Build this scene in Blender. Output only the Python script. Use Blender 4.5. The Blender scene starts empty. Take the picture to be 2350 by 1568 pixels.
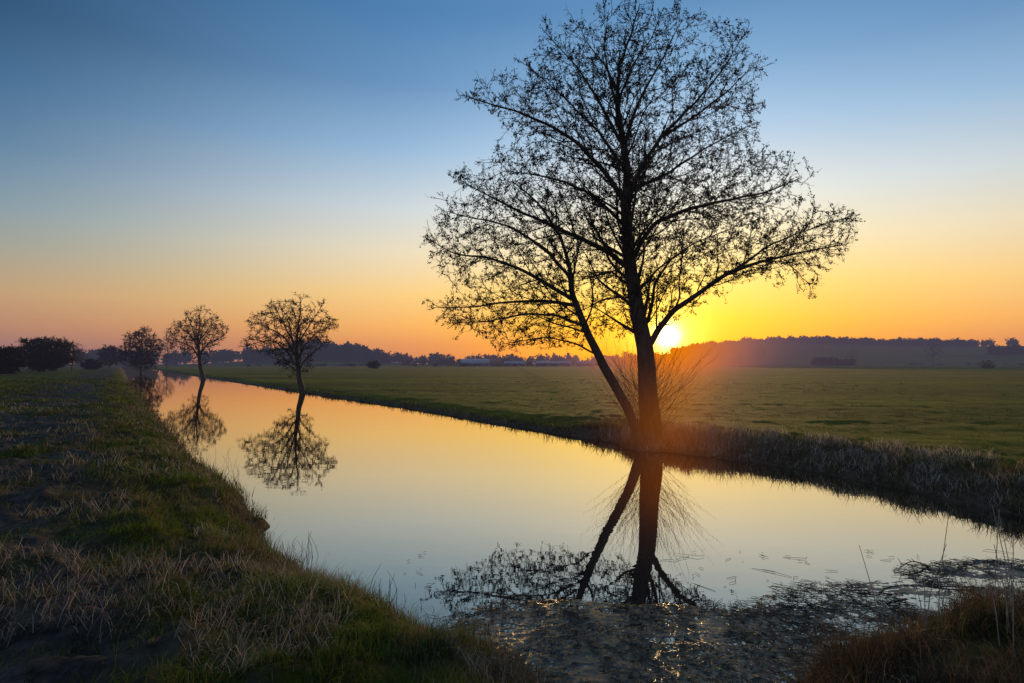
import bpy, math, random
import numpy as np
from mathutils import Vector
random.seed(7); rng=np.random.default_rng(7)
sc=bpy.context.scene
sc.view_settings.view_transform='Standard'; sc.view_settings.look='None'; sc.view_settings.exposure=0
F=1305.0; CX=1175.0; CY=784.0; H=2.6; PITCH=math.atan(51/F)
cp,sp=math.cos(PITCH),math.sin(PITCH)
def ray(px,py):
    u=(px-CX)/F; v=(CY-py)/F
    return (u, cp-v*sp, sp+v*cp)
def at(px,py,Y):
    r=ray(px,py); t=Y/r[1]
    return (r[0]*t, Y, H+r[2]*t)
def gp(px,py,z=0.0):
    r=ray(px,py); t=(z-H)/r[2]
    return (r[0]*t, r[1]*t)
SUN_AZ=math.atan2(1532-CX,F)   # to the right of +Y
SUN_EL=math.radians(2.75)
sun_dir=np.array([math.sin(SUN_AZ)*math.cos(SUN_EL),math.cos(SUN_AZ)*math.cos(SUN_EL),math.sin(SUN_EL)])

# ------------------------------------------------------------ helpers
def lin(c):
    o=[]
    for v in c[:3]:
        v=v/255.0
        o.append(v/12.92 if v<=0.04045 else ((v+0.055)/1.055)**2.4)
    return (o[0],o[1],o[2],1)
def hashn(ix,iy,s):
    v=np.sin(ix*127.1+iy*311.7+s*74.7)*43758.5453
    return v-np.floor(v)
def vnoise(x,y,s=0):
    ix=np.floor(x); iy=np.floor(y); fx=x-ix; fy=y-iy
    fx=fx*fx*(3-2*fx); fy=fy*fy*(3-2*fy)
    a=hashn(ix,iy,s);b=hashn(ix+1,iy,s);c=hashn(ix,iy+1,s);d=hashn(ix+1,iy+1,s)
    return (a*(1-fx)+b*fx)*(1-fy)+(c*(1-fx)+d*fx)*fy
def fbm(x,y,s=0,o=4):
    t=0;a=0.5;n=0
    for i in range(o):
        t=t+a*vnoise(x*2**i+i*17.3,y*2**i-i*9.1,s+i); n+=a; a*=.5
    return t/n
def sstep(t):
    t=np.clip(t,0,1); return t*t*(3-2*t)
def mesh_obj(name,verts,quads=None,tris=None,mat=None,smooth=False,cols=None,parent=None):
    verts=np.asarray(verts,dtype=np.float32)
    nq=0 if quads is None else len(quads); nt=0 if tris is None else len(tris)
    me=bpy.data.meshes.new(name)
    me.vertices.add(len(verts)); me.vertices.foreach_set('co',verts.ravel())
    loops=[];starts=[];tot=[]
    if nq:
        q=np.asarray(quads,dtype=np.int32); loops.append(q.ravel()); starts.append(np.arange(nq)*4); tot.append(np.full(nq,4))
    if nt:
        t=np.asarray(tris,dtype=np.int32); loops.append(t.ravel()); starts.append(nq*4+np.arange(nt)*3); tot.append(np.full(nt,3))
    L=np.concatenate(loops); me.loops.add(len(L)); me.loops.foreach_set('vertex_index',L)
    me.polygons.add(nq+nt)
    me.polygons.foreach_set('loop_start',np.concatenate(starts).astype(np.int32))
    me.polygons.foreach_set('loop_total',np.concatenate(tot).astype(np.int32))
    if smooth: me.polygons.foreach_set('use_smooth',np.ones(nq+nt,dtype=bool))
    me.update(calc_edges=True)
    if cols is not None:
        ca=me.color_attributes.new('Col','FLOAT_COLOR','POINT')
        ca.data.foreach_set('color',np.asarray(cols,dtype=np.float32).ravel())
    if mat: me.materials.append(mat)
    ob=bpy.data.objects.new(name,me); sc.collection.objects.link(ob)
    if parent: ob.parent=parent
    return ob

# ------------------------------------------------------------ node groups / materials
def painted_haze_group():  # emission painted onto surfaces as a hazy veil and warm glow towards the sun
    g=bpy.data.node_groups.new('painted_haze_glow','ShaderNodeTree')
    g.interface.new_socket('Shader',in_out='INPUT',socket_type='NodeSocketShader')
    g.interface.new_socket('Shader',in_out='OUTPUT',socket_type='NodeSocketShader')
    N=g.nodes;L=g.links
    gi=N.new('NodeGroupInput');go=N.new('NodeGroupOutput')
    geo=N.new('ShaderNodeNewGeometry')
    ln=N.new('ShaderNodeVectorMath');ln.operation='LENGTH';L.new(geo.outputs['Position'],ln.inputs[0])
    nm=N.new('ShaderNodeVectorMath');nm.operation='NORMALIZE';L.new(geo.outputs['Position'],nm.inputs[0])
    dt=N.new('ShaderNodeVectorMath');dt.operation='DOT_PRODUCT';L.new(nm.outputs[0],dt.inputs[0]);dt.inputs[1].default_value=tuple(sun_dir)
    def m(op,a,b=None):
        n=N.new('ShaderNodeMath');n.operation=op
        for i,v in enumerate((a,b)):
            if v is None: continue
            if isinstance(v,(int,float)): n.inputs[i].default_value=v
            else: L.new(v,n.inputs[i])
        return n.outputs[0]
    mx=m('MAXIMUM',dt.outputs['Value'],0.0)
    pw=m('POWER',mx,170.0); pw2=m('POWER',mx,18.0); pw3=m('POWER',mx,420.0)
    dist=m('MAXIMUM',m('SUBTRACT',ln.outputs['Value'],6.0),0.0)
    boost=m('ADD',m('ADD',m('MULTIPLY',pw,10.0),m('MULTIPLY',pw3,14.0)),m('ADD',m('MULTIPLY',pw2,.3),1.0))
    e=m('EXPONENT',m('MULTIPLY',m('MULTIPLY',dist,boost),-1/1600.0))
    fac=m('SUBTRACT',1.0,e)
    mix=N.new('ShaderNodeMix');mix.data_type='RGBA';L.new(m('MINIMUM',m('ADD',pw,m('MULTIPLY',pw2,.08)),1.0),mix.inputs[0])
    mix.inputs[6].default_value=lin((84,83,104)); mix.inputs[7].default_value=lin((232,122,10))  # painted veil tint: blue-grey, with orange sun glow put into the colour
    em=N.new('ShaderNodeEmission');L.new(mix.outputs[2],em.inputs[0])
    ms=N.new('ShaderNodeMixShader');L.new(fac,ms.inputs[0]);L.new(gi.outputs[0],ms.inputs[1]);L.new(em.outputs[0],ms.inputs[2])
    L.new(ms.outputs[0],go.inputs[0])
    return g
HZ=painted_haze_group()
def new_mat(name):
    m=bpy.data.materials.new(name);m.use_nodes=True;nt=m.node_tree;nt.nodes.clear()
    try: m.cycles.emission_sampling='NONE'
    except Exception: pass
    out=nt.nodes.new('ShaderNodeOutputMaterial')
    return m,nt,out
def fin(nt,out,sh,paint_haze=True):
    if paint_haze:
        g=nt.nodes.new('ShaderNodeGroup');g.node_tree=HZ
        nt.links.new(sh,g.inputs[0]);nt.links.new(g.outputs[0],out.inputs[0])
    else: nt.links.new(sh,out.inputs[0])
def noise(nt,scale,detail=4,rough=.6,vec=None,sc3=None):
    geo=nt.nodes.new('ShaderNodeNewGeometry')
    v=geo.outputs['Position']
    if sc3:
        mp=nt.nodes.new('ShaderNodeMapping');mp.inputs['Scale'].default_value=sc3;nt.links.new(v,mp.inputs[0]);v=mp.outputs[0]
    n=nt.nodes.new('ShaderNodeTexNoise');n.inputs['Scale'].default_value=scale;n.inputs['Detail'].default_value=detail;n.inputs['Roughness'].default_value=rough
    nt.links.new(v,n.inputs['Vector']);return n.outputs['Fac']
def ramp(nt,fac,stops):
    r=nt.nodes.new('ShaderNodeValToRGB');e=r.color_ramp.elements
    while len(e)<len(stops): e.new(.5)
    for i,(p,c) in enumerate(stops): e[i].position=p;e[i].color=c if len(c)==4 else (*c,1)
    nt.links.new(fac,r.inputs[0]);return r.outputs[0]
def mixc(nt,f,a,b,mode='MIX'):
    n=nt.nodes.new('ShaderNodeMix');n.data_type='RGBA';n.blend_type=mode
    for i,v in ((0,f),(6,a),(7,b)):
        if isinstance(v,(int,float)): n.inputs[i].default_value=v
        elif isinstance(v,tuple): n.inputs[i].default_value=v
        else: nt.links.new(v,n.inputs[i])
    return n.outputs[2]
def simple_mat(name,c1,c2,scale=5,rough=.85,bump=0,paint_haze=True,sc3=None):
    m,nt,out=new_mat(name)
    f=noise(nt,scale,sc3=sc3)
    col=ramp(nt,f,[(.3,c1),(.7,c2)])
    b=nt.nodes.new('ShaderNodeBsdfPrincipled');nt.links.new(col,b.inputs['Base Color']);b.inputs['Roughness'].default_value=rough
    b.inputs['Specular IOR Level'].default_value=.2
    if bump:
        bp=nt.nodes.new('ShaderNodeBump');bp.inputs['Strength'].default_value=bump;bp.inputs['Distance'].default_value=.05
        nt.links.new(f,bp.inputs['Height']);nt.links.new(bp.outputs[0],b.inputs['Normal'])
    fin(nt,out,b.outputs[0],paint_haze);return m
bark=simple_mat('bark',(.03,.022,.016),(.10,.075,.05),14,.9,.9,sc3=(1,1,.25))
catk=simple_mat('alder_cones',(.018,.014,.008),(.045,.032,.016),8,.8)
woodland=simple_mat('woodland',(.014,.016,.012),(.04,.036,.025),.05,.95)
wallm=simple_mat('render_wall',(.16,.15,.14),(.24,.22,.21),.5,.9)
roofm=simple_mat('sheet_roof',(.24,.27,.33),(.32,.34,.40),.3,.7)
roofd=simple_mat('tile_roof',(.10,.05,.04),(.15,.08,.05),.5,.8)
glassm=simple_mat('dark_opening',(.02,.02,.025),(.04,.04,.05),.5,.3)

def attr_mat(name,transl=.35,rough=.8):
    m,nt,out=new_mat(name)
    a=nt.nodes.new('ShaderNodeAttribute');a.attribute_name='Col'
    d=nt.nodes.new('ShaderNodeBsdfPrincipled');nt.links.new(a.outputs['Color'],d.inputs['Base Color']);d.inputs['Roughness'].default_value=rough
    d.inputs['Specular IOR Level'].default_value=.12
    t=nt.nodes.new('ShaderNodeBsdfTranslucent');nt.links.new(a.outputs['Color'],t.inputs[0])
    ms=nt.nodes.new('ShaderNodeMixShader');ms.inputs[0].default_value=transl
    nt.links.new(d.outputs[0],ms.inputs[1]);nt.links.new(t.outputs[0],ms.inputs[2])
    fin(nt,out,ms.outputs[0]);return m
grassm=attr_mat('grass_blades')

# ------------------------------------------------------------ terrain
near_edge=[(-276,402),(-154,226),(-64,95)]+[gp(*p) for p in [(330,925),(420,1040),(520,1130),(592,1195),(600,1262),(730,1365),(845,1425),(970,1478),(1120,1535)]]+[(0.35,4.25),(.75,3.75),(1.3,3.45),(1.9,3.7),(2.15,4.4),(2.5,5.0),(3.2,5.25),(4.2,5.5),(5.6,5.9),(7.2,5.6),(9.2,3.6),(11,0),(14,-8)]
far_edge=[(19,-9),(15,0),(11.3,6)]+[gp(*p) for p in [(2350,1190),(2000,1110),(1780,1068),(1600,1045),(1540,1038),(1490,1038),(1440,1030),(1400,1015),(1100,965),(900,930),(720,905),(560,880),(480,868)]]+[(-122,200),(-261,402)]
NE=np.array(near_edge);FE=np.array(far_edge)
def pl_dist(x,y,P):
    d=np.full(x.shape,1e18)
    for a,b in zip(P[:-1],P[1:]):
        ab=b-a;t=np.clip(((x-a[0])*ab[0]+(y-a[1])*ab[1])/(ab@ab),0,1)
        d=np.minimum(d,(x-a[0]-t*ab[0])**2+(y-a[1]-t*ab[1])**2)
    return np.sqrt(d)
def inside(x,y,P):
    r=np.zeros(x.shape,bool);n=len(P)
    for i in range(n):
        a=P[i];b=P[(i+1)%n]
        c=(a[1]>y)!=(b[1]>y)
        with np.errstate(divide='ignore',invalid='ignore'):
            xi=(b[0]-a[0])*(y-a[1])/(b[1]-a[1]+1e-12)+a[0]
        r^=c&(x<xi)
    return r
WP=np.concatenate([NE,FE])
HPX=[1300,1400,1500,1600,1700,1800,1900,2000,2100,2200,2300,2400,2700,3200,4200]
HPV=[0,6,20,34,43,47,46,44,42,41,42,42,34,20,0]
LPX=[380,520,620,720,800,880,960,1050];LPV=[0,6,14,18,16,8,3,0]
def hills(x,y):
    r=np.hypot(x,y); yy=np.maximum(y,1e-3)
    px=np.where(y>10,CX+F*x/yy,-9e3)
    c=yy/np.maximum(r,1e-3)
    hr=np.interp(px,HPX,HPV,left=0,right=0)/F*c*1300
    s=sstep((r-650)/650)*(1-sstep((r-1500)/900))
    hl=np.interp(px,LPX,LPV,left=0,right=0)/F*c*900
    s2=sstep((r-700)/220)*(1-sstep((r-1000)/500))
    n=1+.1*(fbm(x/120,y/120,5)-.5)
    return hr*s*n+hl*s2
def shore(x,y):
    dn=pl_dist(x,y,NE);df=pl_dist(x,y,FE)
    ins=inside(x,y,WP)
    d=np.minimum(dn,df);d=np.where(ins,-d,d)
    fade=1/(1+np.hypot(x,y)/60)
    d=d+((fbm(x*1.3,y*1.3,2,4)-.5)*.5+(fbm(x*5,y*5,3,3)-.5)*.16)*np.clip(fade*1.4,0,1)
    return d,dn<df
def ground_z(x,y,full=False):
    d,near=shore(x,y)
    r=np.hypot(x,y)
    Hn=np.where(x>1.9,.74,1.0)
    Hn=Hn+(np.clip((r-60)/200,0,1))*-.2
    corner=np.exp(-(((x-1.2)/.9)**2+((y-3.3)/.9)**2))
    Hn=Hn-.42*corner
    Hf=.36+.14*sstep((x-2)/3)
    zl=np.where(near,Hn*(1-np.exp(-(np.maximum(d,0)/.75)**1.15)),Hf*(1-np.exp(-(np.maximum(d,0)/.6)**1.1)))
    zw=np.maximum(d*.5,-.8)
    z=np.where(d>0,zl,zw)
    amp=sstep(d/.8)
    rb=sstep((x-2)/3)*(1-sstep((d-2.0)/1.5))
    lump=np.where(near,1.15,.12+1.8*rb)
    big=np.where(near,1.0,.45)
    z=z+amp*(big*(fbm(x*.9,y*.9,11,4)-.5)*.24+lump*(fbm(x*3.2,y*3.2,21,4)-.5)*.20)*np.clip(1-r/400,0.0,1)
    z=z+hills(x,y)
    if full: return z,d,near
    return z
fa=np.radians(np.linspace(-62,62,740)); ba=np.radians(np.linspace(62,298,80))[1:-1]
ang=np.concatenate([fa,ba]);NA=len(ang)
rad=np.concatenate([[0.01],np.exp(np.linspace(math.log(.8),math.log(5000),660))]);NR=len(rad)
A,R=np.meshgrid(ang,rad);GX=(np.sin(A)*R).ravel();GY=(np.cos(A)*R).ravel()
GZ,GD,GN=ground_z(GX,GY,True)
i=np.arange(NR-1)[:,None]*NA;j=np.arange(NA)[None,:];j2=(j+1)%NA
quads=np.stack([i+j,i+j2,i+NA+j2,i+NA+j],-1).reshape(-1,4)[:,::-1]
def bank_w(x): return .45+1.6*sstep((x-1.5)/3)
bankm=np.where(GN,1-sstep((GD-.25)/.9),1-sstep((GD-.4*bank_w(GX))/bank_w(GX)))
def path_mask(x,y,d,near):
    n=fbm(x*.7,y*.7,31)
    return np.where(near&(x<0),sstep((d-1.7)/.9)*(1-sstep((d-5.0)/1.6)),0)*sstep((n-.38)*7)
path=path_mask(GX,GY,GD,GN)
dryg=np.where(GN,sstep((fbm(GX*.55,GY*.55,51,3)-.44)*7),0)
# under the sward close by, mostly dark soil and thatch shows
soil=np.where(GN,.72*(1-sstep((R.ravel()-6)/40)),0)
dryg=np.maximum(dryg,soil*sstep((fbm(GX*4,GY*4,57,4)-.36)*6))
gcol=np.stack([np.clip(bankm,0,1),path,dryg,np.ones_like(GX)],-1)
m,nt,out=new_mat('meadow_ground')
a=nt.nodes.new('ShaderNodeAttribute');a.attribute_name='Col'
s=nt.nodes.new('ShaderNodeSeparateColor');nt.links.new(a.outputs['Color'],s.inputs[0])
g1=ramp(nt,noise(nt,.35,6,.65),[(.3,(.060,.080,.004)),(.52,(.112,.128,.007)),(.72,(.175,.150,.015))])
g2=ramp(nt,noise(nt,9,5,.7),[(.3,(.3,.3,.3)),(.7,(1.25,1.2,1.1))])
g=mixc(nt,.8,g1,g2,'MULTIPLY')
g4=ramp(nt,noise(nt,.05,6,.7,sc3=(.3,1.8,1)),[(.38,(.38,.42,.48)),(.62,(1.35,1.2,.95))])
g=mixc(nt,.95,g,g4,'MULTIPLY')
br=ramp(nt,noise(nt,7,6,.7),[(.3,(.03,.022,.014)),(.6,(.10,.077,.05)),(.8,(.22,.175,.12))])
g=mixc(nt,s.outputs[2],g,ramp(nt,noise(nt,8,7,.78),[(.35,(.012,.011,.006)),(.55,(.05,.045,.02)),(.75,(.15,.125,.075))]))
g=mixc(nt,s.outputs[0],g,br)
pb=ramp(nt,noise(nt,6,7,.75),[(.35,(.022,.019,.016)),(.55,(.07,.058,.048)),(.75,(.15,.125,.10))])
g=mixc(nt,s.outputs[1],g,pb)
b=nt.nodes.new('ShaderNodeBsdfPrincipled');nt.links.new(g,b.inputs['Base Color']);b.inputs['Roughness'].default_value=.95;b.inputs['Specular IOR Level'].default_value=.05
bp=nt.nodes.new('ShaderNodeBump');bp.inputs['Strength'].default_value=.9;bp.inputs['Distance'].default_value=.07
nt.links.new(noise(nt,14,7,.75),bp.inputs['Height']);nt.links.new(bp.outputs[0],b.inputs['Normal'])
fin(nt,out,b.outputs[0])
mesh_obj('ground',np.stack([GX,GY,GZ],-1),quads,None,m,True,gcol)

# ------------------------------------------------------------ water
m,nt,out=new_mat('canal_water')
gl=nt.nodes.new('ShaderNodeBsdfGlossy');gl.inputs['Roughness'].default_value=.01;gl.inputs['Color'].default_value=(.95,.87,.72,1)
df=nt.nodes.new('ShaderNodeBsdfDiffuse');df.inputs['Color'].default_value=(.02,.022,.02,1)
lw=nt.nodes.new('ShaderNodeLayerWeight');lw.inputs['Blend'].default_value=.5
pw=nt.nodes.new('ShaderNodeMath');pw.operation='POWER';nt.links.new(lw.outputs['Facing'],pw.inputs[0]);pw.inputs[1].default_value=1.5
ms=nt.nodes.new('ShaderNodeMixShader');nt.links.new(pw.outputs[0],ms.inputs[0]);nt.links.new(df.outputs[0],ms.inputs[1]);nt.links.new(gl.outputs[0],ms.inputs[2])
bp=nt.nodes.new('ShaderNodeBump');bp.inputs['Strength'].default_value=.05;bp.inputs['Distance'].default_value=.02
nt.links.new(noise(nt,2.2,3,.5,sc3=(.6,1.3,1)),bp.inputs['Height']);nt.links.new(bp.outputs[0],gl.inputs['Normal'])
nt.links.new(ms.outputs[0],out.inputs[0])
mesh_obj('canal_water',[(-420,-40,0),(60,-40,0),(60,520,0),(-420,520,0)],[(0,1,2,3)],None,m)

# ------------------------------------------------------------ tubes
class Tubes:
    def __init__(s): s.v=[];s.q=[];s.n=0
    def add(s,P,Rr,sides):
        P=np.asarray(P,float);n=len(P)
        T=np.gradient(P,axis=0);T/=np.linalg.norm(T,axis=1)[:,None]+1e-9
        ref=np.array([.13,.9,.21]) if abs(T[0][1])<.8 else np.array([1.,.1,.1])
        U=np.cross(T,ref);U/=np.linalg.norm(U,axis=1)[:,None]+1e-9
        V=np.cross(T,U)
        th=np.arange(sides)*2*math.pi/sides
        Rr=np.asarray(Rr,float)
        ring=P[:,None,:]+Rr[:,None,None]*(np.cos(th)[None,:,None]*U[:,None,:]+np.sin(th)[None,:,None]*V[:,None,:])
        s.v.append(ring.reshape(-1,3))
        i=np.arange(n-1)[:,None]*sides;j=np.arange(sides)[None,:];j2=(j+1)%sides
        s.q.append(np.stack([i+j,i+j2,i+sides+j2,i+sides+j],-1).reshape(-1,4)+s.n)
        s.n+=n*sides
    def obj(s,name,mat,parent=None,smooth=True):
        return mesh_obj(name,np.concatenate(s.v),np.concatenate(s.q),None,mat,smooth,parent=parent)
def resample(P,step):
    P=np.asarray(P,float);d=np.linalg.norm(np.diff(P,axis=0),axis=1);c=np.concatenate([[0],np.cumsum(d)])
    n=max(2,int(c[-1]/step)+1);t=np.linspace(0,c[-1],n)
    Q=np.stack([np.interp(t,c,P[:,k]) for k in range(3)],-1)
    return Q
def smooth_pl(P,it=2):
    P=np.array(P,float)
    for _ in range(it):
        P[1:-1]=.5*P[1:-1]+.25*(P[:-2]+P[2:])
    return P
def quat_cards(C,D,length,width):
    n=len(C);D=D/np.linalg.norm(D,axis=1)[:,None]
    r=rng.normal(size=(n,3));U=np.cross(D,r);U/=np.linalg.norm(U,axis=1)[:,None]+1e-9;V=np.cross(D,U)
    L=length[:,None];W=width[:,None]
    vs=np.stack([C,C+D*L*.5+U*W,C+D*L,C+D*L*.5-U*W,C+D*L*.5+V*W,C+D*L*.5-V*W],1).reshape(-1,3)
    b=np.arange(n)[:,None]*6
    q=np.concatenate([b+np.array([[0,1,2,3]]),b+np.array([[0,4,2,5]])])
    return vs,q
def secondaries(seeds,P,zmin,spacing,lf,lmin,lmax,seed,up=.25):
    """side limbs along each main limb, kept inside the crown outline P (x,z)"""
    rg=np.random.default_rng(seed);out=[]
    for si,(pts,r0,r1,root) in enumerate(seeds):
        Q=resample(pts,.1);Ltot=.1*len(Q);az=rg.uniform(0,6.28)
        pos=spacing*rg.uniform(.5,1)
        while pos<Ltot*.96:
            k=min(int(pos/.1),len(Q)-2);t=k/len(Q);p=Q[k].copy();tan=Q[min(k+3,len(Q)-1)]-Q[max(k-3,0)];tan/=np.linalg.norm(tan)+1e-9
            pos+=spacing*rg.uniform(.6,1.4);az+=2.4+rg.normal()*.3
            if p[2]<zmin: continue
            ref=np.array([0,1.,.1]);u=np.cross(tan,ref);u/=np.linalg.norm(u)+1e-9;v=np.cross(tan,u)
            a=math.radians(rg.uniform(34,58))
            d=tan*math.cos(a)+(u*math.cos(az)+v*math.sin(az)*.8)*math.sin(a)
            L=np.clip(Ltot*(1-t)*lf,lmin,lmax)*rg.uniform(.7,1.25)
            n=max(3,int(L/.2));qq=[p.copy()]
            for w in range(n):
                d=d+rg.normal(size=3)*.10+np.array([0,0,up*.12])+tan*.02;d/=np.linalg.norm(d)
                p=p+d*.2
                if w>1 and not inside(np.array([p[0]]),np.array([p[2]]),P)[0]: break
                qq.append(p.copy())
            if len(qq)<3: continue
            rr=(r0*(1-t**.8)+r1*t**.8)
            out.append((qq,max(.40*rr,.009),.0055 if r1<.0095 else r1*.7,False))
    return out

def grow(seeds,attr,step,kill,iters=80,seed=1,maxn=120000):
    rg=np.random.default_rng(seed)
    nodes=np.zeros((maxn,3));par=np.full(maxn,-1);rmin=np.zeros(maxn);n=0
    for (P,r0,r1,root) in seeds:
        Q=resample(P,step)
        m=len(Q);Q=smooth_pl(Q,3)
        w=rg.normal(size=(m,3));w=smooth_pl(w,3)*step*.16;w[0]=0
        Q=Q+w
        t=np.linspace(0,1,m)**.8;rr=r0*(1-t)+r1*t
        if root or n==0: prev=-1;st=0
        else:
            dd=np.linalg.norm(nodes[:n]-Q[0],axis=1);prev=int(dd.argmin());st=1
        for k in range(st,m):
            nodes[n]=Q[k];par[n]=prev;rmin[n]=rr[k];prev=n;n+=1
    nseed=n
    A=attr.copy()
    near=np.zeros(len(A),int);nd=np.full(len(A),1e9)
    def upd(lo,hi):
        for c in range(lo,hi,1500):
            K=nodes[c:min(c+1500,hi)]
            D=((A**2).sum(1)[:,None]+(K**2).sum(1)[None]-2*A@K.T)
            j=D.argmin(1);v=D[np.arange(len(A)),j]
            b=v<nd;nd[b]=v[b];near[b]=c+j[b]
    upd(0,n)
    kids=np.zeros(maxn,int)
    for it in range(iters):
        keep=nd>kill*kill
        A=A[keep];near=near[keep];nd=nd[keep]
        if len(A)==0: break
        S=np.zeros((n,3));V=A-nodes[near];V/=np.linalg.norm(V,axis=1)[:,None]+1e-9
        np.add.at(S,near,V)
        idx=np.unique(near);idx=idx[kids[idx]<3]
        if len(idx)==0: break
        D=S[idx];D/=np.linalg.norm(D,axis=1)[:,None]+1e-9
        pp=par[idx];ok=pp>=0
        pd=np.zeros_like(D);pd[ok]=nodes[idx[ok]]-nodes[pp[ok]];pd/=np.linalg.norm(pd,axis=1)[:,None]+1e-9
        D=D+.6*pd+rg.normal(size=D.shape)*.22;D[:,2]+=.06
        D/=np.linalg.norm(D,axis=1)[:,None]+1e-9
        k=len(idx)
        if n+k>maxn: break
        nodes[n:n+k]=nodes[idx]+D*step;par[n:n+k]=idx;kids[idx]+=1
        upd(n,n+k);n+=k
    return nodes[:n],par[:n],rmin[:n],nseed
def finish_tree(name,nodes,par,rmin,nseed,rtip,ex,twig_n,twig_len,cone_n,cone_len,cone_w,matb,matc,sides_max=10,seed=3,droop=0.0):
    rg=np.random.default_rng(seed);n=len(nodes)
    acc=np.zeros(n);rad_=np.zeros(n);best=np.full(n,-1);bestr=np.zeros(n)
    for i in range(n-1,-1,-1):
        r=acc[i]**(1/ex) if acc[i]>0 else rtip
        r=max(r,rmin[i]);rad_[i]=r
        p=par[i]
        if p>=0:
            acc[p]+=min(r,1e9)**ex
            if r>bestr[p] or (i<nseed and best[p]>=nseed): bestr[p]=r;best[p]=i
    for i in range(nseed):
        if rmin[i]>0: rad_[i]=min(rad_[i],rmin[i]*1.25)
    for i in range(n):
        if par[i]>=0: rad_[i]=min(rad_[i],rad_[par[i]])
    pos=nodes.copy()
    for _ in range(2):
        q=pos.copy()
        for i in range(nseed,n):
            if best[i]>=0: q[i]=.5*pos[i]+.25*(pos[par[i]]+pos[best[i]])
        pos=q
    T=Tubes()
    starts=[i for i in range(n) if par[i]<0 or best[par[i]]!=i]
    for s0 in starts:
        ch=[] ;rr=[]
        if par[s0]>=0: ch.append(pos[par[s0]]);rr.append(rad_[s0])
        c=s0
        while c>=0: ch.append(pos[c]);rr.append(rad_[c]);c=best[c]
        if len(ch)<2: continue
        mr=max(rr);sd=sides_max if mr>.08 else (6 if mr>.03 else (4 if mr>.012 else 3))
        if par[s0]<0:
            z0=ch[0][2]
            rr=[r*(1+.55*math.exp(-(p[2]-z0)/.35)) for r,p in zip(rr,ch)]
        T.add(ch,rr,sd)
    thin=np.where(rad_<rtip*4.5)[0];thin=thin[par[thin]>=0]
    sel=rg.choice(thin,size=min(twig_n,len(thin)*4))
    base=pos[sel];dirn=pos[sel]-pos[par[sel]];dirn/=np.linalg.norm(dirn,axis=1)[:,None]+1e-9
    d=dirn+rg.normal(size=dirn.shape)*.6;d[:,2]+=.12;d/=np.linalg.norm(d,axis=1)[:,None]
    L=twig_len*rg.uniform(.4,1.2,len(sel))
    d2=d+rg.normal(size=d.shape)*.35;d2/=np.linalg.norm(d2,axis=1)[:,None]
    p1=base+d*L[:,None]*.5;p2=p1+d2*L[:,None]*.5
    for a_,b_,c_ in zip(base,p1,p2): T.add([a_,b_,c_],[rtip*.9,rtip*.75,rtip*.5],3)
    root=T.obj(name,matb)
    if cone_n:
        sub=rg.choice(len(sel),size=max(1,int(len(sel)*.55)),replace=False)
        w=rg.choice(sub,cone_n);t=rg.uniform(.3,1.05,cone_n)[:,None]
        C=np.where(t<.5,base[w]+(p1[w]-base[w])*t*2,p1[w]+(p2[w]-p1[w])*(t*2-1))+rg.normal(size=(cone_n,3))*cone_len*.3
        D=rg.normal(size=(cone_n,3));D[:,2]-=droop
        vs,q=quat_cards(C,D,cone_len*rg.uniform(.6,1.4,cone_n),cone_w*rg.uniform(.6,1.4,cone_n))
        mesh_obj('cones_and_buds',vs,q,None,matc,parent=root)
    return root
def outline(poly,Y): return np.array([(at(px,py,Y)[0],at(px,py,Y)[2]) for px,py in poly])
def crown_attr(poly,Y,n,depthf,rg,bias=None):
    P=outline(poly,Y)
    out=[];lo=P.min(0);hi=P.max(0)
    zz=np.linspace(lo[1],hi[1],60);ext=[]
    xs=np.linspace(lo[0],hi[0],160)
    for z in zz:
        ins=inside(xs,np.full(160,z),P);s=xs[ins]
        ext.append((s.min(),s.max()) if len(s) else (np.mean(lo[0]),np.mean(lo[0])))
    ext=np.array(ext)
    while sum(len(o) for o in out)<n:
        x=rg.uniform(lo[0],hi[0],n);z=rg.uniform(lo[1],hi[1],n)
        k=inside(x,z,P);x=x[k];z=z[k]
        xl=np.interp(z,zz,ext[:,0]);xr=np.interp(z,zz,ext[:,1]);c=(xl+xr)/2;hw=np.maximum((xr-xl)/2,.2)
        dm=np.sqrt(np.clip(1-((x-c)/hw)**2,0,1))*hw*depthf
        dm*=np.clip((hi[1]-z)/(hi[1]-lo[1])*3.2,.05,1)**.7
        y=Y+rg.uniform(-1,1,len(x))*dm
        cl=fbm(x*1.1+y*.7,z*1.1-y*.5,77,3);kk=rg.random(len(x))<np.clip((cl-.32)*5,.10,1)
        out.append(np.stack([x,y,z],-1)[kk])
    return np.concatenate(out)[:n]

# main alder -------------------------------------------------
YT=gp(1490,1032)[1]+.15
poly=[(1330,812),(1230,800),(1140,806),(1100,760),(1030,748),(1060,715),(978,706),(1010,690),(1090,675),(990,615),(1015,590),(966,548),(1005,530),(1010,478),(1055,475),(1085,440),(1030,398),(1065,385),(1122,375),(1130,330),(1155,310),(1170,275),(1120,250),(1050,217),(1120,195),(1205,192),(1200,132),(1255,112),(1245,64),(1335,54),(1400,12),(1470,-2),(1560,24),(1640,42),(1712,66),(1680,142),(1745,130),(1720,200),(1750,268),(1708,345),(1765,362),(1835,390),(1842,420),(1755,460),(1725,485),(1790,502),(1875,507),(1955,490),(1930,530),(1958,568),(1880,590),(1890,612),(1850,665),(1795,612),(1735,648),(1675,645),(1610,700),(1570,740),(1520,740),(1440,775),(1380,770)]
def br(pts,r0,r1,root=False):
    return ([at(p[0],p[1],YT+(p[2] if len(p)>2 else 0)) for p in pts],r0,r1,root)
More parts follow.
